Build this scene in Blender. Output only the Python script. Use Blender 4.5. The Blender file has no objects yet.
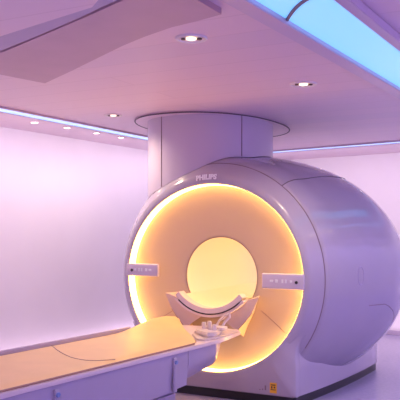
import bpy, bmesh, math, random
from mathutils import Vector, Matrix
PI = math.pi
random.seed(4)
scene = bpy.context.scene
COL = scene.collection

# ------------------------------------------------------------------ camera, world, exposure
cam_data = bpy.data.cameras.new('camera')
cam = bpy.data.objects.new('camera', cam_data)
COL.objects.link(cam)
cam.location = (2.852, -5.56, 1.473)
cam.rotation_euler = (PI/2, 0, 0.4886)
cam_data.sensor_width = 36.0
cam_data.lens = 36.0*720/400
cam_data.shift_y = (227.6-200)/400
cam_data.clip_start = 0.05
scene.camera = cam

world = bpy.data.worlds.new('world')
scene.world = world
world.use_nodes = True
world.node_tree.nodes['Background'].inputs[0].default_value = (0.75, 0.6, 0.9, 1)
world.node_tree.nodes['Background'].inputs[1].default_value = 0.3

scene.view_settings.view_transform = 'Standard'
scene.view_settings.look = 'None'
scene.view_settings.exposure = 0.0
scene.view_settings.gamma = 1.0
scene.view_settings.use_curve_mapping = False

# brightness of everything that gives light
K_PANEL = 1.0        # blue luminous ceiling panel
K_COVE = 0.55         # pink cove wash on the walls
K_STRIP = 1.0        # pale blue cove strip
K_RING = 1.0         # glowing ring of the scanner
K_BORE = 1.0         # lights inside the bore
K_SPOT = 2.5         # downlights
K_REAR_FILL = 0.82         # added fill panel, out of view, over the near half of the room

def lin(r, g, b):
    f = lambda v: (v/255/12.92) if v/255 <= 0.04045 else ((v/255+0.055)/1.055)**2.4
    return (f(r), f(g), f(b))

def area(name, loc, target, sx, sy, power, color, spread=180):
    d = bpy.data.lights.new(name, 'AREA')
    d.shape = 'RECTANGLE'; d.size = sx; d.size_y = sy
    d.energy = power; d.color = color; d.spread = math.radians(spread)
    o = bpy.data.objects.new(name, d); COL.objects.link(o)
    o.location = loc
    o.rotation_euler = (Vector(target)-Vector(loc)).to_track_quat('-Z', 'Y').to_euler()
    return o

PINK = (1.0, 0.82, 0.92)
LILAC = (0.70, 0.58, 1.0)
CH = 2.5             # ceiling height
# pink LED wash from the slot along the left wall and along the back wall
def wash(name, a, b, inward, power, color, z, tz, size=0.1, off=0.0):
    a = Vector(a); b = Vector(b); m = (a+b)/2; L = (b-a).length
    d = bpy.data.lights.new(name, 'AREA'); d.shape = 'RECTANGLE'
    d.size = L; d.size_y = size; d.energy = power; d.color = color
    o = bpy.data.objects.new(name, d); COL.objects.link(o)
    o.location = (m.x, m.y, z)
    X = (b-a).normalized(); X = Vector((X.x, X.y, 0))
    Zd = Vector((inward[0], inward[1], tz)).normalized()     # direction the light shines
    Zl = -Zd
    X = (X - Zl*X.dot(Zl)).normalized()
    Y = Zl.cross(X)
    M = Matrix((X, Y, Zl)).transposed().to_4x4()
    M.translation = o.location
    o.matrix_world = M
    return o
wash('wall_wash_light', (-1.70, -4.5), (-1.62, 3.4), (-0.55, 0), 72*K_COVE, PINK, 2.44, -1.0)
wash('wall_wash_light', (-1.50, 3.75), (4.0, 2.9), (0.08, 0.55), 60*K_COVE, PINK, 2.44, -1.0)
wash('floor_wash_light', (-2.34, -4.5), (-2.13, 4.4), (-0.35, 0), 17*K_COVE, (1.0, 0.76, 0.93), 0.08, 1.0, 0.05)
wash('floor_wash_light', (-1.9, 4.62), (4.0, 3.62), (0.05, 0.35), 16*K_COVE, (1.0, 0.76, 0.93), 0.08, 1.0, 0.05)

# added blue-lilac fill, unseen, bounced off the right wall onto the scanner flank
wash('wall_wash_light', (3.55, 2.9), (3.55, -5.0), (0.55, 0), 170*K_COVE, (0.40, 0.36, 1.0), 2.44, -1.0, 0.12)
# ------------------------------------------------------------------ materials
def mat(name, color, rough=0.5, metal=0.0, coat=0.0, spec=0.5, noise=0.0, nscale=6.0, bump=0.0, bscale=80.0, emit=None, es=0.0, trans=0.0):
    m = bpy.data.materials.new(name); m.use_nodes = True
    nt = m.node_tree; b = nt.nodes['Principled BSDF']
    b.inputs['Base Color'].default_value = (*color, 1)
    b.inputs['Roughness'].default_value = rough
    b.inputs['Metallic'].default_value = metal
    b.inputs['Coat Weight'].default_value = coat
    b.inputs['Coat Roughness'].default_value = 0.06
    b.inputs['Specular IOR Level'].default_value = spec
    b.inputs['Transmission Weight'].default_value = trans
    if emit:
        b.inputs['Emission Color'].default_value = (*emit, 1)
        b.inputs['Emission Strength'].default_value = es
    tc = nt.nodes.new('ShaderNodeTexCoord')
    if noise:
        n = nt.nodes.new('ShaderNodeTexNoise'); n.inputs['Scale'].default_value = nscale; n.inputs['Detail'].default_value = 4
        r = nt.nodes.new('ShaderNodeValToRGB')
        r.color_ramp.elements[0].color = (*[c*(1-noise) for c in color], 1)
        r.color_ramp.elements[1].color = (*[min(1, c*(1+noise)) for c in color], 1)
        r.color_ramp.elements[0].position = 0.3; r.color_ramp.elements[1].position = 0.7
        nt.links.new(tc.outputs['Object'], n.inputs['Vector'])
        nt.links.new(n.outputs['Fac'], r.inputs['Fac'])
        nt.links.new(r.outputs['Color'], b.inputs['Base Color'])
    if bump:
        n = nt.nodes.new('ShaderNodeTexNoise'); n.inputs['Scale'].default_value = bscale
        u = nt.nodes.new('ShaderNodeBump'); u.inputs['Strength'].default_value = bump; u.inputs['Distance'].default_value = 0.002
        nt.links.new(tc.outputs['Object'], n.inputs['Vector'])
        nt.links.new(n.outputs['Fac'], u.inputs['Height'])
        nt.links.new(u.outputs['Normal'], b.inputs['Normal'])
    return m

def ceiling_mat():
    m = mat('ceiling_paint', (0.78, 0.62, 0.71), 0.42, spec=0.35)
    nt = m.node_tree; b = nt.nodes['Principled BSDF']
    tc = nt.nodes.new('ShaderNodeTexCoord')
    br = nt.nodes.new('ShaderNodeTexBrick')
    br.inputs['Color1'].default_value = (0.78, 0.62, 0.71, 1)
    br.inputs['Color2'].default_value = (0.82, 0.64, 0.72, 1)
    br.inputs['Mortar'].default_value = (0.74, 0.57, 0.65, 1)
    br.inputs['Scale'].default_value = 1.0
    br.inputs['Mortar Size'].default_value = 0.006
    br.inputs['Brick Width'].default_value = 3.2
    br.inputs['Row Height'].default_value = 0.30
    nt.links.new(tc.outputs['Object'], br.inputs['Vector'])
    nt.links.new(br.outputs['Color'], b.inputs['Base Color'])
    return m

M = {}
M['ceiling'] = ceiling_mat()
M['soffit'] = mat('soffit_taupe', (0.58, 0.40, 0.47), 0.5, noise=0.03)
M['ceiling_blue'] = mat('ceiling_violet', (0.48, 0.40, 0.58), 0.5, noise=0.03)
M['wall'] = mat('wall_paint', (0.80, 0.74, 0.80), 0.55, noise=0.02, nscale=2)
M['floor'] = mat('floor_vinyl', (0.40, 0.36, 0.56), 0.22, spec=0.5, noise=0.06, nscale=30)
M['base_trim'] = mat('baseboard_paint', (0.55, 0.46, 0.62), 0.4)
M['shell'] = mat("gantry_shell", (0.49, 0.43, 0.53), 0.25, coat=1.0, noise=0.015, nscale=3)
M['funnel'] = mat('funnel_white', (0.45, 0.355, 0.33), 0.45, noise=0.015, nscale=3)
M['wing'] = mat('wing_panel_lightened', (0.66, 0.50, 0.44), 0.45, noise=0.015, nscale=3)  # funnel finish, lighter colour stands in for glow the wings miss
M['bore'] = mat('bore_liner', (0.88, 0.76, 0.60), 0.4)
M['seam'] = mat('seam_dark', (0.10, 0.07, 0.10), 0.6)
M['seam_soft'] = mat('seam_soft', (0.26, 0.18, 0.22), 0.6)
M['grip'] = mat('grip_edge', (0.45, 0.38, 0.55), 0.4)
M['black'] = mat('plinth_black', (0.012, 0.012, 0.02), 0.35)
M['plate'] = mat('control_plate', (0.66, 0.58, 0.68), 0.35, noise=0.02)
M['icon'] = mat('icon_white', (0.85, 0.85, 0.88), 0.5)
M['icon_dark'] = mat('icon_dark', (0.02, 0.015, 0.03), 0.4)
M['logo'] = mat('logo_white', (0.95, 0.95, 0.98), 0.4)
M['ring'] = mat('ring_light', (0.9, 0.8, 0.5), 0.5, emit=(1.0, 0.54, 0.09), es=14*K_RING)
M['borelight'] = mat('bore_light', (0.9, 0.8, 0.5), 0.5, emit=(1.0, 0.72, 0.40), es=8.5*K_BORE)
M['panel'] = mat('blue_diffuser', (0.5, 0.8, 0.9), 0.4, emit=(0.10, 0.47, 0.92), es=1.0*K_PANEL)
M['rear_fill'] = mat('lilac_fill_diffuser', (0.6, 0.5, 0.8), 0.4, emit=(0.78, 0.56, 0.85), es=4.8*K_REAR_FILL)
M['strip'] = mat('cove_diffuser', (0.6, 0.7, 0.9), 0.4, emit=(0.26, 0.52, 1.0), es=1.15*K_STRIP)
M['pinkstrip'] = mat('pink_strip_diffuser', (0.8, 0.6, 0.8), 0.4, emit=(1.0, 0.6, 0.85), es=1.2*K_STRIP)
M['lamp'] = mat('lamp_lens', (1, 0.9, 0.7), 0.3, emit=(1.0, 0.82, 0.58), es=0.62*K_SPOT)
M['lamp_small'] = mat('small_lamp_lens', (1, 0.9, 0.8), 0.3, emit=(1.0, 0.85, 0.75), es=4.0*K_SPOT)
M['sensor'] = mat('sensor_plastic', (0.12, 0.08, 0.07), 0.3)
M['trim'] = mat('downlight_trim', (0.85, 0.78, 0.78), 0.35)
M['reflector'] = mat('downlight_reflector', (0.92, 0.82, 0.74), 0.4)
M['frame'] = mat('panel_frame', (0.66, 0.54, 0.66), 0.35)
M['pad'] = mat('table_pad', (0.90, 0.60, 0.27), 0.45, bump=0.15, noise=0.03)
M['pad_side'] = mat('table_pad_piping', (0.42, 0.24, 0.20), 0.6)
M['table'] = mat('table_shell', (0.44, 0.38, 0.53), 0.32, coat=0.3, noise=0.02)
M['table_rail'] = mat('table_rail', (0.78, 0.66, 0.70), 0.3, coat=0.3)
M['bolt'] = mat('bolt_steel', (0.25, 0.35, 0.65), 0.3, metal=0.6)
M['cradle'] = mat('cradle_shell', (0.74, 0.62, 0.62), 0.3, coat=0.3)
M['connector'] = mat('connector_plastic', (0.70, 0.60, 0.60), 0.3, coat=0.3)
M['yellow'] = mat('warning_yellow', (0.80, 0.42, 0.03), 0.5)
M['column'] = mat('column_paint', (0.62, 0.54, 0.66), 0.3, coat=0.2)

# ------------------------------------------------------------------ helpers
def link_mesh(name, bm, material, parent=None, smooth=True, angle=40):
    bmesh.ops.recalc_face_normals(bm, faces=bm.faces)
    me = bpy.data.meshes.new(name); bm.to_mesh(me); bm.free()
    mats = material if isinstance(material, (list, tuple)) else [material]
    for x in mats: me.materials.append(x)
    o = bpy.data.objects.new(name, me); COL.objects.link(o)
    if smooth:
        for p in me.polygons: p.use_smooth = True
        me.set_sharp_from_angle(angle=math.radians(angle))
    if parent: o.parent = parent
    return o

def thing(name, label, cat, loc=(0, 0, 0), rz=0, group=None):
    o = bpy.data.objects.new(name, None); COL.objects.link(o)
    o.empty_display_size = 0.1
    o.location = loc; o.rotation_euler = (0, 0, rz)
    o['label'] = label; o['category'] = cat
    if group: o['group'] = group
    return o

def tag(o, label, cat, group=None):
    o['label'] = label; o['category'] = cat
    if group: o['group'] = group
    return o

def struct(o):
    o['kind'] = 'structure'
    return o

def loft(bm, rings, closed=True, cap0=False, cap1=False):
    vs = [[bm.verts.new(p) for p in r] for r in rings]
    for a, b in zip(vs, vs[1:]):
        n = len(a)
        for i in range(n if closed else n-1):
            j = (i+1) % n
            try: bm.faces.new((a[i], a[j], b[j], b[i]))
            except ValueError: pass
    if cap0: bm.faces.new(vs[0][::-1])
    if cap1: bm.faces.new(vs[-1])
    return vs

def box(bm, c, s, bevel=0.0, seg=2, M4=None):
    b2 = bmesh.new()
    bmesh.ops.create_cube(b2, size=1)
    bmesh.ops.scale(b2, vec=s, verts=b2.verts)
    if bevel:
        bmesh.ops.bevel(b2, geom=list(b2.edges), offset=bevel, segments=seg, affect='EDGES', profile=0.5)
    bmesh.ops.translate(b2, vec=c, verts=b2.verts)
    if M4: bmesh.ops.transform(b2, matrix=M4, verts=b2.verts)
    merge(bm, b2)

def merge(bm, b2):
    me = bpy.data.meshes.new('tmp'); b2.to_mesh(me); b2.free()
    bm.from_mesh(me); bpy.data.meshes.remove(me)

def prism(bm, pts, z0, z1, bevel=0.0):
    b2 = bmesh.new()
    lo = [b2.verts.new((x, y, z0)) for x, y in pts]
    hi = [b2.verts.new((x, y, z1)) for x, y in pts]
    n = len(pts)
    b2.faces.new(lo[::-1]); b2.faces.new(hi)
    for i in range(n):
        j = (i+1) % n; b2.faces.new((lo[i], lo[j], hi[j], hi[i]))
    if bevel:
        bmesh.ops.bevel(b2, geom=list(b2.edges), offset=bevel, segments=2, affect='EDGES')
    merge(bm, b2)

def tube(bm, pts, r, seg=8, closed=False):
    pts = [Vector(p) for p in pts]; n = len(pts); rings = []
    prev = None
    for i, p in enumerate(pts):
        if closed: t = pts[(i+1) % n]-pts[i-1]
        else: t = pts[min(i+1, n-1)]-pts[max(i-1, 0)]
        t.normalize()
        if prev is None:
            a = Vector((0, 0, 1)) if abs(t.z) < 0.9 else Vector((1, 0, 0))
            u = t.cross(a).normalized()
        else:
            u = (prev-t*prev.dot(t)).normalized()
        prev = u; v = t.cross(u)
        rr = r[i] if isinstance(r, (list, tuple)) else r
        rings.append([p+rr*(math.cos(k*2*PI/seg)*u+math.sin(k*2*PI/seg)*v) for k in range(seg)])
    if closed:
        rings.append(rings[0])
        vs = [[bm.verts.new(q) for q in rg] for rg in rings[:-1]]
        for i in range(n):
            a, b = vs[i], vs[(i+1) % n]
            for k in range(seg):
                bm.faces.new((a[k], a[(k+1) % seg], b[(k+1) % seg], b[k]))
    else:
        loft(bm, rings, True, True, True)

def lathe_y(bm, prof, zc, xc=0.0, n=128, a0=0.0, a1=2*PI, squash=1.0):
    """prof = [(radius, y)] revolved about the line x=xc z=zc"""
    full = abs(a1-a0-2*PI) < 1e-6
    rings = []
    for r, y in prof:
        m = n if full else n+1
        rings.append([Vector((xc+r*math.cos(a0+(a1-a0)*k/n), y, zc+r*squash*math.sin(a0+(a1-a0)*k/n))) for k in range(m)])
    loft(bm, rings, full)

def lathe_z(bm, prof, c=(0, 0, 0), n=40):
    rings = [[Vector((c[0]+r*math.cos(2*PI*k/n), c[1]+r*math.sin(2*PI*k/n), c[2]+z)) for k in range(n)] for r, z in prof]
    loft(bm, rings, True)

def solidify(bm, t):
    bmesh.ops.recalc_face_normals(bm, faces=bm.faces)
    bmesh.ops.solidify(bm, geom=list(bm.faces), thickness=t)

def quad_slab(name, a, b, z0, z1, t, material):
    """a wall from plan point a to b"""
    a = Vector(a); b = Vector(b); d = (b-a).normalized(); nrm = Vector((-d.y, d.x))*t
    bm = bmesh.new()
    prism(bm, [a, b, b+nrm, a+nrm], z0, z1)
    return link_mesh(name, bm, material, smooth=False)

# ------------------------------------------------------------------ room shell
WL0, WL1 = (-2.68, -7.0), (-2.16, 4.98)         # left wall, foot line
WB1 = (4.3, 3.70)                                # right end of the back wall
bm = bmesh.new(); box(bm, (0.8, -1.0, -0.05), (7.6, 13.0, 0.1))
struct(link_mesh('floor', bm, M['floor'], smooth=False))
struct(quad_slab('wall_left', WL0, WL1, 0, CH, 0.12, M['wall']))
struct(quad_slab('wall_back', WL1, WB1, 0, CH, 0.12, M['wall']))
struct(quad_slab('wall_right', WB1, (4.3, -7.0), 0, CH, 0.12, M['wall']))
struct(quad_slab('wall_front', (4.3, -7.0), WL0, 0, CH, 0.12, M['wall']))
bm = bmesh.new(); box(bm, (0.8, -1.0, CH+0.05), (7.6, 13.0, 0.1))
struct(link_mesh('ceiling', bm, M['ceiling'], smooth=False))
def baseboard(name, a, b):
    a = Vector(a); b = Vector(b); d = (b-a).normalized(); n = Vector((d.y, -d.x))
    bm = bmesh.new(); prism(bm, [a, b, b+n*0.012, a+n*0.012], 0.0, 0.06)
    return struct(link_mesh(name, bm, M['base_trim'], smooth=False))
baseboard('baseboard_left', WL0, WL1)
baseboard('baseboard_back', WL1, WB1)

# cove strip in the ceiling: runs along the left wall, turns the corner and runs along the back wall
def strip_path():
    pts = [(-1.66, -5.5), (-1.57, -0.91), (-1.53, 1.35)]
    c0, c1, c2 = Vector((-1.515, 3.1)), Vector((-1.51, 3.58)), Vector((-1.0, 3.48))
    for i in range(9):
        t = i/8; p = c0*(1-t)**2+c1*2*t*(1-t)+c2*t*t
        pts.append((p.x, p.y))
    pts += [(-0.79, 3.44), (0.94, 3.09), (2.0, 2.88)]
    c0, c1, c2 = Vector((2.1, 2.86)), Vector((2.55, 2.77)), Vector((2.52, 2.2))
    for i in range(9):
        t = i/8; p = c0*(1-t)**2+c1*2*t*(1-t)+c2*t*t
        pts.append((p.x, p.y))
    pts += [(2.50, 1.0), (2.50, -3.8)]
    return [Vector(p) for p in pts]
def ribbon(bm, path, w0, w1, z0, z1):
    L = []; R = []
    for i, p in enumerate(path):
        d = (path[min(i+1, len(path)-1)]-path[max(i-1, 0)]).normalized(); n = Vector((-d.y, d.x))
        L.append(p+n*w0); R.append(p+n*w1)
    rings = [[Vector((l.x, l.y, z0)), Vector((r.x, r.y, z0)), Vector((r.x, r.y, z1)), Vector((l.x, l.y, z1))] for l, r in zip(L, R)]
    loft(bm, rings, True, True, True)
sp = strip_path()
cs = thing('cove_light', 'long pale blue light strip let into the ceiling along the walls', 'ceiling light', (-1.55, 1.0, CH))
def put(o, par):            # parent keeping world placement (parents are unscaled)
    o.parent = par; o.matrix_parent_inverse = par.matrix_basis.inverted(); return o
bm = bmesh.new(); ribbon(bm, sp, -0.07, 0.07, CH-0.012, CH-0.002)
put(link_mesh('diffuser', bm, M['strip'], smooth=False), cs)
bm = bmesh.new(); ribbon(bm, sp, -0.085, -0.07, CH-0.018, CH-0.001)
put(link_mesh('trim_rail', bm, M['frame'], smooth=False), cs)
bm = bmesh.new(); ribbon(bm, sp, 0.07, 0.082, CH-0.018, CH-0.001)
put(link_mesh('trim_rail', bm, M['frame'], smooth=False), cs)

# dropped taupe soffit with a curving far edge, and the violet ceiling panels nearer the camera
def slab(name, pts, z0, z1, m):
    bm = bmesh.new(); prism(bm, pts, z0, z1)
    return struct(link_mesh(name, bm, m, smooth=False))
slab('trim_1', [(-0.60, -2.55), (-0.43, -1.67), (0.0, -1.91), (0.36, -2.12), (0.62, -2.27), (0.83, -2.375), (1.04, -2.46),
                (1.22, -2.50), (1.36, -2.54), (1.36, -3.05), (0.93, -2.87), (0.74, -2.79), (0.34, -2.63), (-0.06, -2.47)], CH-0.03, CH, M['soffit'])
slab('trim_2', [(-1.6, -1.98), (-0.60, -2.32), (-0.06, -2.505), (0.34, -2.655), (0.74, -2.815), (0.93, -2.90), (1.36, -3.08), (1.36, -3.3), (0.93, -2.95), (0.16, -2.76), (-0.6, -2.5), (-1.6, -2.3)], CH-0.034, CH, M['ceiling_blue'])
slab('trim_3', [(-1.6, -2.31), (-0.6, -2.515), (0.16, -2.775), (0.93, -2.965), (1.36, -3.32), (1.36, -4.6), (-1.6, -4.6)], CH-0.05, CH, M['ceiling'])

# blue luminous ceiling panel
pl = thing('light_panel', 'long bright blue luminous panel in the ceiling at upper right', 'ceiling light', (1.7, -1.5, CH))
def xl(y): return 1.575+0.052*(y+2.59)
def xr(y): return 1.905+0.045*(y+2.41)
def seg_pts(y0l, y0r, y1l, y1r):
    return [(xl(y0l), y0l), (xr(y0r), y0r), (xr(y1r), y1r), (xl(y1l), y1l)]
bm = bmesh.new(); prism(bm, seg_pts(-4.4, -4.4, -2.30, -2.62), CH-0.02, CH-0.01)
put(link_mesh('diffuser', bm, M['panel'], smooth=False), pl)
bm = bmesh.new(); prism(bm, seg_pts(-2.30, -2.62, 2.0, 2.0), CH-0.02, CH-0.01)
put(link_mesh('diffuser', bm, M['panel'], smooth=False), pl)
bm = bmesh.new()
prism(bm, [(xl(-4.4)-0.10, -4.4), (xl(-4.4), -4.4), (xl(2.0), 2.0), (xl(2.0)-0.10, 2.0)], CH-0.045, CH, 0.004)
put(link_mesh('frame_rail', bm, M['frame'], smooth=False), pl)
bm = bmesh.new()
prism(bm, [(xr(-4.4), -4.4), (xr(-4.4)+0.06, -4.4), (xr(2.0)+0.06, 2.0), (xr(2.0), 2.0)], CH-0.045, CH, 0.004)
put(link_mesh('frame_rail', bm, M['frame'], smooth=False), pl)
bm = bmesh.new(); prism(bm, [(xl(2.0)-0.1, 2.0), (xr(2.0)+0.06, 2.0), (xr(2.0)+0.06, 2.06), (xl(2.0)-0.1, 2.06)], CH-0.045, CH, 0.004)
put(link_mesh('frame_end', bm, M['frame'], smooth=False), pl)

bm = bmesh.new()
tube(bm, [(xl(-2.29)+(xr(-2.6)-xl(-2.29))*k/10, -2.29-0.32*k/10-0.06*math.sin(PI*k/10), CH-0.022) for k in range(11)], 0.010, 6)
put(link_mesh('joint_bar', bm, M['seam_soft'], smooth=True), pl)
# added lilac fill panel, unseen, over the near half of the room (behind the camera)
rp = thing('light_panel', 'added unseen lilac fill panel in the ceiling over the near end of the room', 'ceiling light', (0.8, -5.6, CH))
bm = bmesh.new(); box(bm, (0, 0, -0.015), (3.2, 1.6, 0.01)); link_mesh('diffuser', bm, M['rear_fill'], rp, smooth=False)
bm = bmesh.new()
for cx, cy, sx, sy in ((0, 0.83, 3.32, 0.06), (0, -0.83, 3.32, 0.06), (1.63, 0, 0.06, 1.6), (-1.63, 0, 0.06, 1.6)):
    box(bm, (cx, cy, -0.02), (sx, sy, 0.038))
link_mesh('frame', bm, M['frame'], rp, smooth=False)

# ------------------------------------------------------------------ downlights
def downlight(x, y, r, label, group, power=6):
    t = thing('downlight', label, 'ceiling light', (x, y, CH), 0, group)
    bm = bmesh.new(); lathe_z(bm, [(r*0.80, -0.001), (r*0.83, -0.008), (r*0.95, -0.010), (r, -0.004), (r*1.0, 0.0)])
    link_mesh('trim_ring', bm, M['trim'], t)
    bm = bmesh.new(); lathe_z(bm, [(r*0.81, -0.003), (r*0.70, -0.0015), (0.0005, -0.001)])
    link_mesh('reflector', bm, M['reflector'], t)
    if r > 0.06:
        for k, (dx, rr, m) in enumerate(((-0.48, 0.15, 'sensor'), (0.0, 0.32, 'lamp'), (0.5, 0.17, 'sensor'))):
            bm = bmesh.new(); lathe_z(bm, [(r*rr, -0.003), (r*rr, -0.008), (r*rr*0.8, -0.011), (0.0005, -0.012)], (dx*r*0.883, dx*r*0.47, 0), 24)
            link_mesh('lamp_lens' if m == 'lamp' else 'sensor_cap', bm, M[m], t)
    else:
        bm = bmesh.new(); lathe_z(bm, [(r*0.75, -0.002), (r*0.72, -0.007), (0.0005, -0.009)], n=24)
        link_mesh('lamp_lens', bm, M['lamp_small'], t)
    d = bpy.data.lights.new('downlight_lamp', 'SPOT'); d.energy = power*K_SPOT; d.color = (1.0, 0.78, 0.55)
    d.spot_size = math.radians(150); d.spot_blend = 1.0; d.shadow_soft_size = r*0.5
    o = bpy.data.objects.new('downlight_lamp', d); COL.objects.link(o); o.parent = t; o.location = (0, 0, -0.03)
    return t
downlight(0.98, -2.14, 0.088, 'large round recessed downlight nearest the top edge, left of the blue panel', None, 10)
downlight(1.09, -0.67, 0.098, 'round recessed downlight beside the blue ceiling panel, right of the column', None, 22)
downlight(-0.93, -0.13, 0.082, 'round recessed downlight in the main ceiling, just left of the column', None, 16)
for (x, y), lab in zip(((-1.86, -0.13), (-1.81, 0.31), (-1.79, 0.79), (-1.77, 1.23)),
        ('leftmost small downlight in the ceiling border above the left wall',
         'second small downlight from the left in the border above the left wall',
         'third small downlight from the left in the border above the left wall',
         'small downlight in the left border, the one closest to the column')):
    downlight(x, y, 0.040, lab, 'small downlights above the left wall', 3)
for (x, y), lab in zip(((-0.48, 3.50), (-0.05, 3.41), (0.40, 3.32), (0.88, 3.21)),
        ('small downlight above the back wall, the one closest to the column',
         'second small downlight from the column, above the back wall',
         'third small downlight from the column, above the back wall',
         'small downlight above the back wall nearest the right edge of the photo')):
    downlight(x, y, 0.048, lab, 'small downlights above the back wall', 3)

# ------------------------------------------------------------------ scanner
ZC = 1.038
gan = thing('scanner', 'large glossy white ring-shaped scanner with glowing yellow bore opening', 'medical scanner', (0, 0, 0))
YS = [0.0, 0.12, 0.5, 1.22, 1.94]
AX = [0.90, 0.99, 1.17, 1.41, 1.14]
AZ = [0.89, 1.00, 1.09, 1.115, 1.02]
def hermite(xs, vs, x):
    n = len(xs); ms = []
    for i in range(n):
        if i == 0: ms.append((vs[1]-vs[0])/(xs[1]-xs[0]))
        elif i == n-1: ms.append((vs[-1]-vs[-2])/(xs[-1]-xs[-2]))
        else:
            h0 = xs[i]-xs[i-1]; h1 = xs[i+1]-xs[i]
            ms.append(((vs[i]-vs[i-1])/h0*h1+(vs[i+1]-vs[i])/h1*h0)/(h0+h1))
    i = 0
    while i < n-2 and x > xs[i+1]: i += 1
    h = xs[i+1]-xs[i]; u = (x-xs[i])/h
    return (2*u**3-3*u**2+1)*vs[i]+(u**3-2*u**2+u)*h*ms[i]+(-2*u**3+3*u**2)*vs[i+1]+(u**3-u**2)*h*ms[i+1]
def hull(phi, y, off=0.0):
    a = hermite(YS, AX, y)+off; b = hermite(YS, AZ, y)+off
    return Vector((a*math.cos(phi), y, ZC+b*math.sin(phi)))
NR = 160
RX, RZ = 0.845, 0.812             # edge of the glowing opening
BR, BD = 0.35, 0.20               # bore radius and depth of its rim
def ell(rx, rz, y, n=NR): return [Vector((rx*math.cos(2*PI*k/n), y, ZC+rz*math.sin(2*PI*k/n))) for k in range(n)]
def hring(y, off=0.0): return [hull(2*PI*k/NR, y, off) for k in range(NR)]
for k in range(7):
    downlight(2.78, -1.3+0.42*k, 0.045, 'small downlight in the ceiling border right of the blue panel, outside the picture', 'small downlights right of the blue panel', 3)
# ------------------------------------------------------------------ column between scanner and ceiling
def superring(cx, cy, a, b, n, z, m=96):
    out = []
    for k in range(m):
        t = 2*PI*k/m; c, s = math.cos(t), math.sin(t)
        out.append(Vector((cx+a*math.copysign(abs(c)**(2/n), c), cy+b*math.copysign(abs(s)**(2/n), s), z)))
    return out
CXc, CYc, CA, CB, CN = -0.365, 0.73, 0.565, 0.67, 2.3
cl = thing('service_duct', 'broad lilac rounded column rising from the scanner top to the ceiling', 'column', (CXc, CYc, 2.0))
bm = bmesh.new()
def hull_top(x, y):
    y = min(max(y, 0.0), 1.9)
    a = hermite(YS, AX, y); b = hermite(YS, AZ, y)
    return ZC+b*math.sqrt(max(0.02, 1-(x/a)**2))
foot = [Vector((p.x, p.y, hull_top(p.x+CXc, p.y+CYc)-2.0+0.004)) for p in superring(0, 0, CA, CB, CN, 0)]
mid = [Vector((p.x, p.y, 0.30)) for p in foot]
loft(bm, [foot, mid, superring(0, 0, CA, CB, CN, CH-2.0-0.012)], True, False, True)
link_mesh('column_cover', bm, M['column'], cl)
def col_pt(t, z, off=0.001):
    c, s = math.cos(t), math.sin(t)
    return Vector(((CA+off)*math.copysign(abs(c)**(2/CN), c), (CB+off)*math.copysign(abs(s)**(2/CN), s), z))
for ang in (-1.84, -0.53):
    bm = bmesh.new(); tube(bm, [col_pt(ang, z) for z in (hull_top(col_pt(ang, 0).x+CXc, col_pt(ang, 0).y+CYc)-2.0+0.01, 0.3, CH-2.0-0.014)], 0.0045, 6)
    link_mesh('panel_seam', bm, M['seam_soft'], cl)
bm = bmesh.new()
loft(bm, [superring(-0.055, 0.20, 0.67, 1.0, 2.2, z) for z in (0.485, 0.499)], True, True, True)
link_mesh('ceiling_collar', bm, M['ceiling'], cl)
bm = bmesh.new(); tube(bm, [p for p in superring(-0.055, 0.20, 0.671, 1.001, 2.2, 0.486)], 0.006, 6, closed=True)
link_mesh('collar_edge', bm, M['seam'], cl)

# front fascia ring
bm = bmesh.new()
rings = [ell(RX+0.004, RZ+0.004, 0.09), ell(RX+0.002, RZ+0.002, 0.0), ell(RX+0.006, RZ+0.006, -0.008), ell(RX+0.022, RZ+0.022, -0.012)]
rings += [hring(y) for y in (0.0, 0.02, 0.04, 0.06, 0.08, 0.10, 0.12)]
loft(bm, rings, True)
link_mesh('front_fascia', bm, M['shell'], gan, angle=60)
# body shell
bm = bmesh.new()
ys = [0.125+(1.94-0.125)*i/40 for i in range(41)]
rings = [hring(0.125, -0.02)]+[hring(y) for y in ys]
for a, dy in ((0.95, 0.06), (0.86, 0.11), (0.72, 0.14), (0.42, 0.15)):
    rings.append([Vector((p.x*a, 1.94+dy, ZC+(p.z-ZC)*a)) for p in hring(1.94)])
rings.append(ell(BR+0.004, BR+0.004, 1.94+0.10))
loft(bm, rings, True)
link_mesh('body_shell', bm, M['shell'], gan, angle=60)
# dark joint between fascia and body
bm = bmesh.new(); loft(bm, [hring(0.119, -0.004), hring(0.127, -0.004)], True)
link_mesh('fascia_joint', bm, M['seam'], gan)
# funnel from the glowing edge down to the bore rim
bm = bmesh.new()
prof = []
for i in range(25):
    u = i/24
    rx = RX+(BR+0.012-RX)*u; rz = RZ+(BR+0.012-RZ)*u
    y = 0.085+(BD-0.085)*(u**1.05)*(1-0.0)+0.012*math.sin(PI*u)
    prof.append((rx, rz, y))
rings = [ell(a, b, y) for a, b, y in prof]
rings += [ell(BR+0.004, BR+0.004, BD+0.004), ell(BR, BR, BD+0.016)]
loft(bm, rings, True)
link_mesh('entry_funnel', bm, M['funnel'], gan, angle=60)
# glowing ring: the inner wall of the groove
bm = bmesh.new(); loft(bm, [ell(RX+0.0015, RZ+0.0015, 0.0), ell(RX-0.001, RZ-0.001, 0.082), ell(RX-0.008, RZ-0.008, 0.086)], True)
link_mesh('ring_light', bm, M['ring'], gan)
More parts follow.
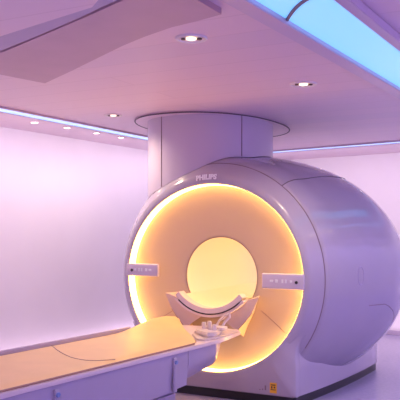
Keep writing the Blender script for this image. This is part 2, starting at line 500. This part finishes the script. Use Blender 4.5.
# bore tube
bm = bmesh.new(); lathe_y(bm, [(BR, BD+0.014), (BR, 0.6), (BR, 1.2), (BR, 2.04)], ZC, n=96)
link_mesh('bore_liner', bm, M['bore'], gan)
bm = bmesh.new(); lathe_y(bm, [(BR+0.006, BD-0.001), (BR+0.001, BD+0.003), (BR-0.001, BD+0.01)], ZC, n=96)
link_mesh('bore_rim', bm, M['seam_soft'], gan)
for a in (0.45, 1.15):
    bm = bmesh.new()
    lathe_y(bm, [(BR-0.004, 0.26), (BR-0.004, 1.95)], ZC, n=6, a0=a, a1=a+0.16)
    link_mesh('bore_light', bm, M['borelight'], gan, smooth=False)

# lower pedestal cover (skirt) with rounded front corners
def skirt_outline(inset=0.0, y0=0.012, y1=2.02, w0=0.775, w1=0.965, m=None):
    pts = []
    half = []
    r = 0.05
    for k in range(7):
        t = -PI/2+k*(PI/2)/6
        half.append((w0-r+r*math.cos(t), y0+r+r*math.sin(t)))
    for k in range(1, 8):
        u = k/8; half.append((w0+(w1-w0)*math.sin(u*PI/2)**0.9*1.0, y0+r+(y1-r-y0-r)*u))
    r2 = 0.12
    for k in range(7):
        t = k*(PI/2)/6
        half.append((w1-r2+r2*math.cos(t), y1-r2+r2*math.sin(t)))
    pts = half+[(-x, y) for x, y in reversed(half)]
    cy = (y0+y1)/2
    return [Vector((x*(1-inset), cy+(y-cy)*(1-inset))) for x, y in pts]
so = skirt_outline(y0=0.03)
def up(p, z, sc=1.0): return Vector((p.x*sc, p.y, z))
nh = len(so)//2
bm = bmesh.new()
sides = so[3:-3]                                   # both sides and the back, open at the front
loft(bm, [[up(p, 0.075) for p in sides], [up(p, 0.30) for p in sides], [up(p, 0.50, 0.99) for p in sides], [up(p, 0.52, 0.96) for p in sides]], False)
link_mesh('lower_cover', bm, M['shell'], gan, angle=50)
# front foot panel: fills the corners between the round opening and the floor
bm = bmesh.new()
inner0 = []; inner1 = []; outer0 = []; outer1 = []; outer2 = []
for k in range(73):
    ph = math.radians(-152+124*k/72)
    c_, s_ = math.cos(ph), math.sin(ph)
    ix, iz = (RX+0.012)*c_, ZC+(RZ+0.012)*s_
    w = 0.79
    cand = []
    if abs(c_) > 1e-6: cand.append(w/abs(c_))
    cand.append((ZC-0.076)/abs(s_))
    t_ = min(cand)
    blend = max(0.0, min(1.0, (abs(math.degrees(ph)+90)-48)/14))      # hand over to the round fascia above
    rr = t_*(1-blend)+0.955*blend
    rr = max(rr, 0.90)
    inner0.append(Vector((ix, 0.02, iz))); inner1.append(Vector((ix, -0.0135, iz)))
    outer0.append(Vector((rr*c_*0.985, -0.0125+0.055*blend, max(0.075, ZC+rr*s_*0.985))))
    outer1.append(Vector((rr*c_, 0.006+0.055*blend, max(0.074, ZC+rr*s_))))
    outer2.append(Vector((rr*c_, 0.09, max(0.074, ZC+rr*s_))))
loft(bm, [inner0, inner1, outer0, outer1, outer2], False)
link_mesh('foot_panel', bm, M['shell'], gan, angle=60)
bm = bmesh.new()
si = skirt_outline(0.012)
loft(bm, [[up(p, 0.0) for p in si], [up(p, 0.078) for p in si]], True, True, True)
link_mesh('plinth', bm, M['black'], gan, angle=50)
# seams on the covers
def seam_hull(pts, r, name='panel_seam', m='seam', off=0.0):
    bm = bmesh.new(); tube(bm, [hull(p, y, off) for p, y in pts], r, 6)
    return link_mesh(name, bm, M[m], gan)
seam_hull([(0.905+0.08*i/24, 0.125+1.7*i/24) for i in range(25)], 0.0045)
seam_hull([(-0.60+2.9*i/60, 0.122) for i in range(61)], 0.0045, m='seam_soft')
seam_hull([(-0.22+0.0*i, 0.66+0.2*i/8) for i in range(9)]+[(-0.24, 0.93), (-0.28, 1.02), (-0.33, 1.10), (-0.40, 1.18)], 0.0035, m='seam_soft')
bm = bmesh.new(); tube(bm, [hull(0.02+0.072*math.sin(2*PI*k/20), 0.52+0.035*math.cos(2*PI*k/20)) for k in range(20)], 0.003, 6, closed=True)
link_mesh('recessed_grip', bm, M['grip'], gan)
bm = bmesh.new(); tube(bm, [(0.762, -0.009, z) for z in (0.08, 0.2, 0.32)], 0.003, 6)
link_mesh('panel_seam', bm, M['seam_soft'], gan)

# control plates either side of the opening
def control_plate(s, x0, x1, zc, h):
    bm = bmesh.new()
    box(bm, (s*(x0+x1)/2, -0.008, zc), (x1-x0, 0.036, h), 0.012, 3)
    p = link_mesh('control_plate', bm, M['plate'], gan)
    bm = bmesh.new()
    b2 = bmesh.new(); bmesh.ops.create_cone(b2, cap_ends=True, segments=20, radius1=0.013, radius2=0.013, depth=0.006)
    bmesh.ops.transform(b2, matrix=Matrix.Translation((s*(x1-0.065), -0.028, zc-0.004)) @ Matrix.Rotation(PI/2, 4, 'X'), verts=b2.verts)
    merge(bm, b2)
    link_mesh('indicator', bm, M['icon_dark'], p, angle=30)
    for k, (u, w, hh) in enumerate(((0.24, 0.030, 0.018), (0.36, 0.022, 0.026), (0.50, 0.016, 0.03), (0.58, 0.016, 0.03), (0.70, 0.02, 0.02))):
        bm = bmesh.new()
        box(bm, (s*(x0+(x1-x0)*u), -0.0275, zc+0.002), (w, 0.004, hh), 0.0015, 1)
        link_mesh('button', bm, M['icon'], p, smooth=False)
    return p
control_plate(-1, 0.52, 0.862, 1.088, 0.115)
control_plate(1, 0.49, 0.862, 1.03, 0.13)

# maker's lettering on the fascia
def text_mesh(name, s, size, M4, m, parent, depth=0.0015, bold=0.0):
    c = bpy.data.curves.new('txt', 'FONT'); c.body = s; c.size = size; c.align_x = 'CENTER'; c.align_y = 'CENTER'
    c.extrude = depth; c.offset = bold; c.space_character = 1.05
    o = bpy.data.objects.new('txt', c); COL.objects.link(o)
    bpy.context.view_layer.update()
    me = bpy.data.meshes.new_from_object(o.evaluated_get(bpy.context.evaluated_depsgraph_get()))
    bpy.data.objects.remove(o); bpy.data.curves.remove(c)
    me.transform(M4)
    me.materials.clear(); me.materials.append(m)
    r = bpy.data.objects.new(name, me); COL.objects.link(r); r.parent = parent
    return r
phi = math.radians(94.5)
lt = text_mesh('lettering', 'PHILIPS', 0.060, Matrix.Identity(4), M['logo'], gan, 0.002, 0.0032)
phi = math.radians(92.6)
for v in lt.data.vertices:                     # laid round the front lip of the fascia
    u, w, d = v.co
    f = (0.874+w-0.834)/0.056
    v.co = Vector(((0.874+w)*math.cos(phi-u/0.874), -0.012+0.012*f-0.004-d, ZC+(0.874+w)*math.sin(phi-u/0.874)))
lt.data.update()
# warning sticker on the lower front cover
bm = bmesh.new(); box(bm, (0.59, -0.0138, 0.145), (0.062, 0.003, 0.085))
st = link_mesh('warning_sticker', bm, M['yellow'], gan, smooth=False); st['label'] = 'yellow warning sticker'
bm = bmesh.new()
for cx, cz, w, h in ((0, 0.025, 0.04, 0.008), (-0.012, 0.005, 0.012, 0.02), (0.012, 0.006, 0.012, 0.014), (0, -0.014, 0.044, 0.006)):
    box(bm, (0.59+cx, -0.0155, 0.145+cz), (w, 0.002, h))
link_mesh('symbol', bm, M['icon_dark'], st, smooth=False)
bm = bmesh.new()
for cx, cz, w, h in ((-0.07, 0.14, 0.012, 0.04), (-0.095, 0.125, 0.01, 0.012), (-0.12, 0.12, 0.012, 0.006)):
    box(bm, (0.59+cx, -0.0135, cz), (w, 0.002, h))
link_mesh('small_print', bm, M['seam_soft'], gan, smooth=False)

# entry bridge in the opening: curved trough, dark gasket and two filler wings
BXC, BZ0, BRR = 0.015, 1.165, 0.43     # trough centre, radius
def arc_pts(r, a0, a1, y, n=28): return [Vector((BXC+r*math.sin(a0+(a1-a0)*k/n), y, BZ0-r*math.cos(a0+(a1-a0)*k/n))) for k in range(n+1)]
A = math.radians(49)
br = gan
def trough(name, r0, r1, y0, y1, a, m, parent):
    bm = bmesh.new()
    rings = []
    for y in (y0, y1):
        o = arc_pts(r1, -a, a, y); i = arc_pts(r0, -a, a, y)
        rings.append(o+i[::-1])
    loft(bm, rings, True)
    vs = list(bm.verts); n = len(vs)//2
    h = n//2
    for base in (0, n):
        for k in range(h-1):
            bm.faces.new((vs[base+k], vs[base+k+1], vs[base+n-2-k], vs[base+n-1-k]))
    return link_mesh(name, bm, M[m], parent, angle=35)
trough('bridge_lip', BRR-0.045, BRR, -0.075, 0.02, A, 'cradle', gan)
trough('bridge_gasket', BRR, BRR+0.010, -0.079, 0.02, A*0.86, 'icon_dark', gan)
trough('bridge_shell', BRR+0.008, BRR+0.032, -0.072, 0.05, A*0.95, 'cradle', gan)
# tabletop surface running into the bore
bm = bmesh.new()
rings = []
for y in (-0.02, 0.2, 0.6, 1.2, 1.9):
    o = arc_pts(0.62, -0.50, 0.50, y, 20)
    o = [Vector((p.x-0.012, p.y, p.z+0.32)) if False else Vector((BXC*0+0.30*(-1+2*k/20), y, 0.88-0.10*(1-(-1+2*k/20)**2))) for k, p in enumerate(o)]
    rings.append(o)
loft(bm, rings, False)
solidify(bm, 0.02)
link_mesh('inner_bridge', bm, M['bore'], gan)
# wings: fluid panels from the trough out to the funnel wall
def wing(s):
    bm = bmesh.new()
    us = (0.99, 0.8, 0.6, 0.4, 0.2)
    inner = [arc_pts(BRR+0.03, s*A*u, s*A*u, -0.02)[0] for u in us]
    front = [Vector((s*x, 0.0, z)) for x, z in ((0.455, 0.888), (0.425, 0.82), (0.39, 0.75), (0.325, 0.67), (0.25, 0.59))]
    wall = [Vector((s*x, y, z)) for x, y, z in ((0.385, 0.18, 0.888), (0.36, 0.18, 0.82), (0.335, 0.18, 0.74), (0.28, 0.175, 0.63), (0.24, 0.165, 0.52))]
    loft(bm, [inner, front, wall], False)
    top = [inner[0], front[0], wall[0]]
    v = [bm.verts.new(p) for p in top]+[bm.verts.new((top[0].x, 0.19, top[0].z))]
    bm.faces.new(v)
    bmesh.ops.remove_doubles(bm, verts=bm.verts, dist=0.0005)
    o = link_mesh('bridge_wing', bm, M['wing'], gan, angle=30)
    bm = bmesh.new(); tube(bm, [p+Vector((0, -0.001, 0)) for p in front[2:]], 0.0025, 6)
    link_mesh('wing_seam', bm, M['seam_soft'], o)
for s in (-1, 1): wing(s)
# seams in the funnel
def funnel_pt(phi, u, lift=0.001):
    i = u*24; k = min(int(i), 23); f = i-k
    a = [prof[k][q]*(1-f)+prof[k+1][q]*f for q in range(3)]
    return Vector((a[0]*math.cos(phi), a[2]-lift, ZC+a[1]*math.sin(phi)))
for d in (-35.5, -144.5):
    bm = bmesh.new(); tube(bm, [funnel_pt(math.radians(d), 0.10+0.62*k/10) for k in range(11)], 0.0028, 6)
    link_mesh('funnel_seam', bm, M['seam_soft'], gan)

# ------------------------------------------------------------------ patient table
TA = math.radians(-5)
tb = thing('patient_table', 'long patient table with orange padded top, lowered in front of the scanner', 'table', (0.03, -0.67, 0.0), TA)
# local axes: -y runs away from the scanner; x across
TW = 0.405; TZ = 0.63; TL = 2.75
def rounded_end(w, y0, y1, r, n=6):
    pts = []
    for k in range(n+1):
        t = k*(PI/2)/n; pts.append((w-r+r*math.cos(t), y0-r+r*math.sin(t)))
    for k in range(n+1):
        t = PI/2+k*(PI/2)/n; pts.append((-w+r+r*math.cos(t), y0-r+r*math.sin(t)))
    pts += [(-w, y1), (w, y1)]
    return pts
bm = bmesh.new(); prism(bm, [(TW, 0.0), (0.37, 0.22), (0.335, 0.45), (0.27, 0.53), (0.1, 0.56), (-0.15, 0.56), (-0.30, 0.52), (-0.385, 0.40), (-TW, 0.25), (-TW, -TL), (TW, -TL)], TZ-0.028, TZ, 0.005)
link_mesh('top_rail', bm, M['table_rail'], tb)
bm = bmesh.new(); box(bm, (-TW+0.012, -TL/2-0.03, TZ+0.022), (0.02, TL-0.08, 0.046), 0.006, 2)
link_mesh('side_rail', bm, M['table'], tb)
# side covers: tapering nose, deeper behind
bm = bmesh.new()
secs = [(0.30, 0.25, TZ-0.10, 0.24), (0.02, 0.385, TZ-0.165, 0.375), (-0.03, 0.392, TZ-0.19, 0.38), (-0.40, 0.397, TZ-0.235, 0.385)]
rings = []
for y, w, zb, wb in secs:
    rings.append([Vector((w, y, TZ-0.03)), Vector((w, y, (TZ+zb)/2)), Vector((wb-0.005, y, zb+0.012)), Vector((wb-0.02, y, zb)),
                  Vector((-wb+0.02, y, zb)), Vector((-wb+0.005, y, zb+0.012)), Vector((-w, y, (TZ+zb)/2)), Vector((-w, y, TZ-0.03))])
loft(bm, rings, True, True, True)
link_mesh('nose_cover', bm, M['table'], tb, angle=50)
bm = bmesh.new()
rings = []
for y, zb in ((-0.405, TZ-0.27), (-0.9, TZ-0.30), (-TL+0.03, TZ-0.30)):
    rings.append([Vector((0.397, y, TZ-0.03)), Vector((0.395, y, (TZ+zb)/2)), Vector((0.383, y, zb)),
                  Vector((-0.383, y, zb)), Vector((-0.395, y, (TZ+zb)/2)), Vector((-0.397, y, TZ-0.03))])
loft(bm, rings, True, True, True)
link_mesh('side_cover', bm, M['table'], tb, angle=50)
bm = bmesh.new(); prism(bm, [(0.34, -0.46), (-0.34, -0.46), (-0.34, -2.3), (0.34, -2.3)], 0.0, TZ-0.30, 0.02)
link_mesh('pedestal', bm, M['table'], tb, angle=50)
# brackets with bolts on the visible side
for y, zb in ((-0.58, 0.345), (-1.72, 0.30)):
    bm = bmesh.new(); box(bm, (0.405, y, (TZ-0.05+zb)/2), (0.02, 0.034, TZ-0.05-zb), 0.006, 2)
    b = link_mesh('side_bracket', bm, M['table'], tb)
    bm = bmesh.new(); b2 = bmesh.new(); bmesh.ops.create_cone(b2, cap_ends=True, segments=6, radius1=0.016, radius2=0.014, depth=0.012)
    bmesh.ops.transform(b2, matrix=Matrix.Translation((0.419, y, TZ-0.08)) @ Matrix.Rotation(PI/2, 4, 'Y'), verts=b2.verts); merge(bm, b2)
    link_mesh('bolt', bm, M['bolt'], b, smooth=False)
# pad: domed cross-section, far side rising near the scanner end, end cut on the slant
def pad_ring(y, w, z0, h, rise_far, slant, n=24):
    top = []
    for k in range(n+1):
        u = -1+2*k/n; x = w*u
        e = max(0.0, (abs(u)-0.25)/0.75)**1.7
        z = z0+h-(0.012*abs(u)**6)+(rise_far if u < 0 else 0)*e
        top.append(Vector((x, y-slant*u, z)))
    top[0].z -= 0.006; top[-1].z -= 0.006
    return top+[Vector((w+0.004, y-slant, z0+0.010)), Vector((w, y-slant, z0)), Vector((-w, y+slant, z0)), Vector((-w-0.004, y+slant, z0+0.010))]
bm = bmesh.new()
prs = []
for y, w, h, rf, sl in ((0.16, 0.325, 0.016, 0.055, 0.36), (0.13, 0.345, 0.025, 0.066, 0.36), (0.04, 0.365, 0.028, 0.076, 0.34), (-0.08, 0.374, 0.028, 0.072, 0.29),
                        (-0.19, 0.375, 0.028, 0.045, 0.23), (-0.32, 0.376, 0.028, 0.012, 0.16), (-0.42, 0.376, 0.028, 0.0, 0.12), (-0.8, 0.376, 0.028, 0, 0),
                        (-1.6, 0.376, 0.028, 0, 0), (-TL+0.06, 0.376, 0.028, 0, 0)):
    prs.append(pad_ring(y, w, TZ+0.001, h, rf, sl))
loft(bm, prs, True, True, True)
pad = link_mesh('pad', bm, M['pad'], tb, angle=50)
bm = bmesh.new(); tube(bm, [(0.379, y, TZ+0.006) for y in (-0.3, -1.0, -2.0, -TL+0.1)], 0.006, 6)
link_mesh('piping', bm, M['pad_side'], pad)
# curved stitched seam across the pad
bm = bmesh.new()
pts = []
for x, y in ((-0.365, -0.98), (-0.26, -1.06), (-0.18, -1.12), (-0.10, -1.17), (-0.03, -1.213), (0.04, -1.25), (0.10, -1.28), (0.16, -1.297), (0.21, -1.303), (0.25, -1.30), (0.285, -1.28), (0.31, -1.255), (0.335, -1.20), (0.35, -1.15)):
    pts.append((x, y, TZ+0.0295-0.012*abs(x/0.376)**6))
tube(bm, pts, 0.0032, 6)
link_mesh('stitch_seam', bm, M['pad_side'], pad)

# plug block with release hook, standing on the open end of the table
cn = thing('connector_block', 'small white plug block with hook on the end of the padded table', 'connector', (0.03, -0.67, TZ+0.0005), TA)
bm = bmesh.new(); prism(bm, [(0.12, 0.06), (0.12, 0.32), (0.30, 0.47), (0.335, 0.40), (0.36, 0.18), (0.385, 0.02), (0.36, -0.13), (0.29, -0.13)], 0.0, 0.014, 0.004)
link_mesh('base_plate', bm, M['connector'], cn)
bm = bmesh.new(); prism(bm, [(0.14, 0.06), (0.15, 0.22), (0.28, 0.24), (0.34, 0.14), (0.365, -0.0), (0.34, -0.06)], 0.014, 0.05, 0.010)
link_mesh('housing', bm, M['connector'], cn, angle=50)
bm = bmesh.new(); box(bm, (0.25, 0.20, 0.052), (0.17, 0.10, 0.03), 0.008, 2)
link_mesh('socket', bm, M['cradle'], cn)
for x, y, h in ((0.18, 0.14, 0.10), (0.245, 0.12, 0.115), (0.30, 0.10, 0.095)):
    bm = bmesh.new(); lathe_z(bm, [(0.0005, h), (0.013, h-0.001), (0.018, h-0.008), (0.018, 0.045)], (x, y, 0), 16)
    link_mesh('plug', bm, M['connector'], cn)
bm = bmesh.new()
tube(bm, [(0.19, 0.33, 0.014), (0.175, 0.34, 0.05), (0.195, 0.35, 0.09), (0.25, 0.36, 0.135), (0.285, 0.36, 0.145), (0.285, 0.36, 0.12), (0.245, 0.35, 0.08), (0.23, 0.34, 0.045), (0.23, 0.33, 0.014)], 0.011, 8)
link_mesh('hook', bm, M['connector'], cn)
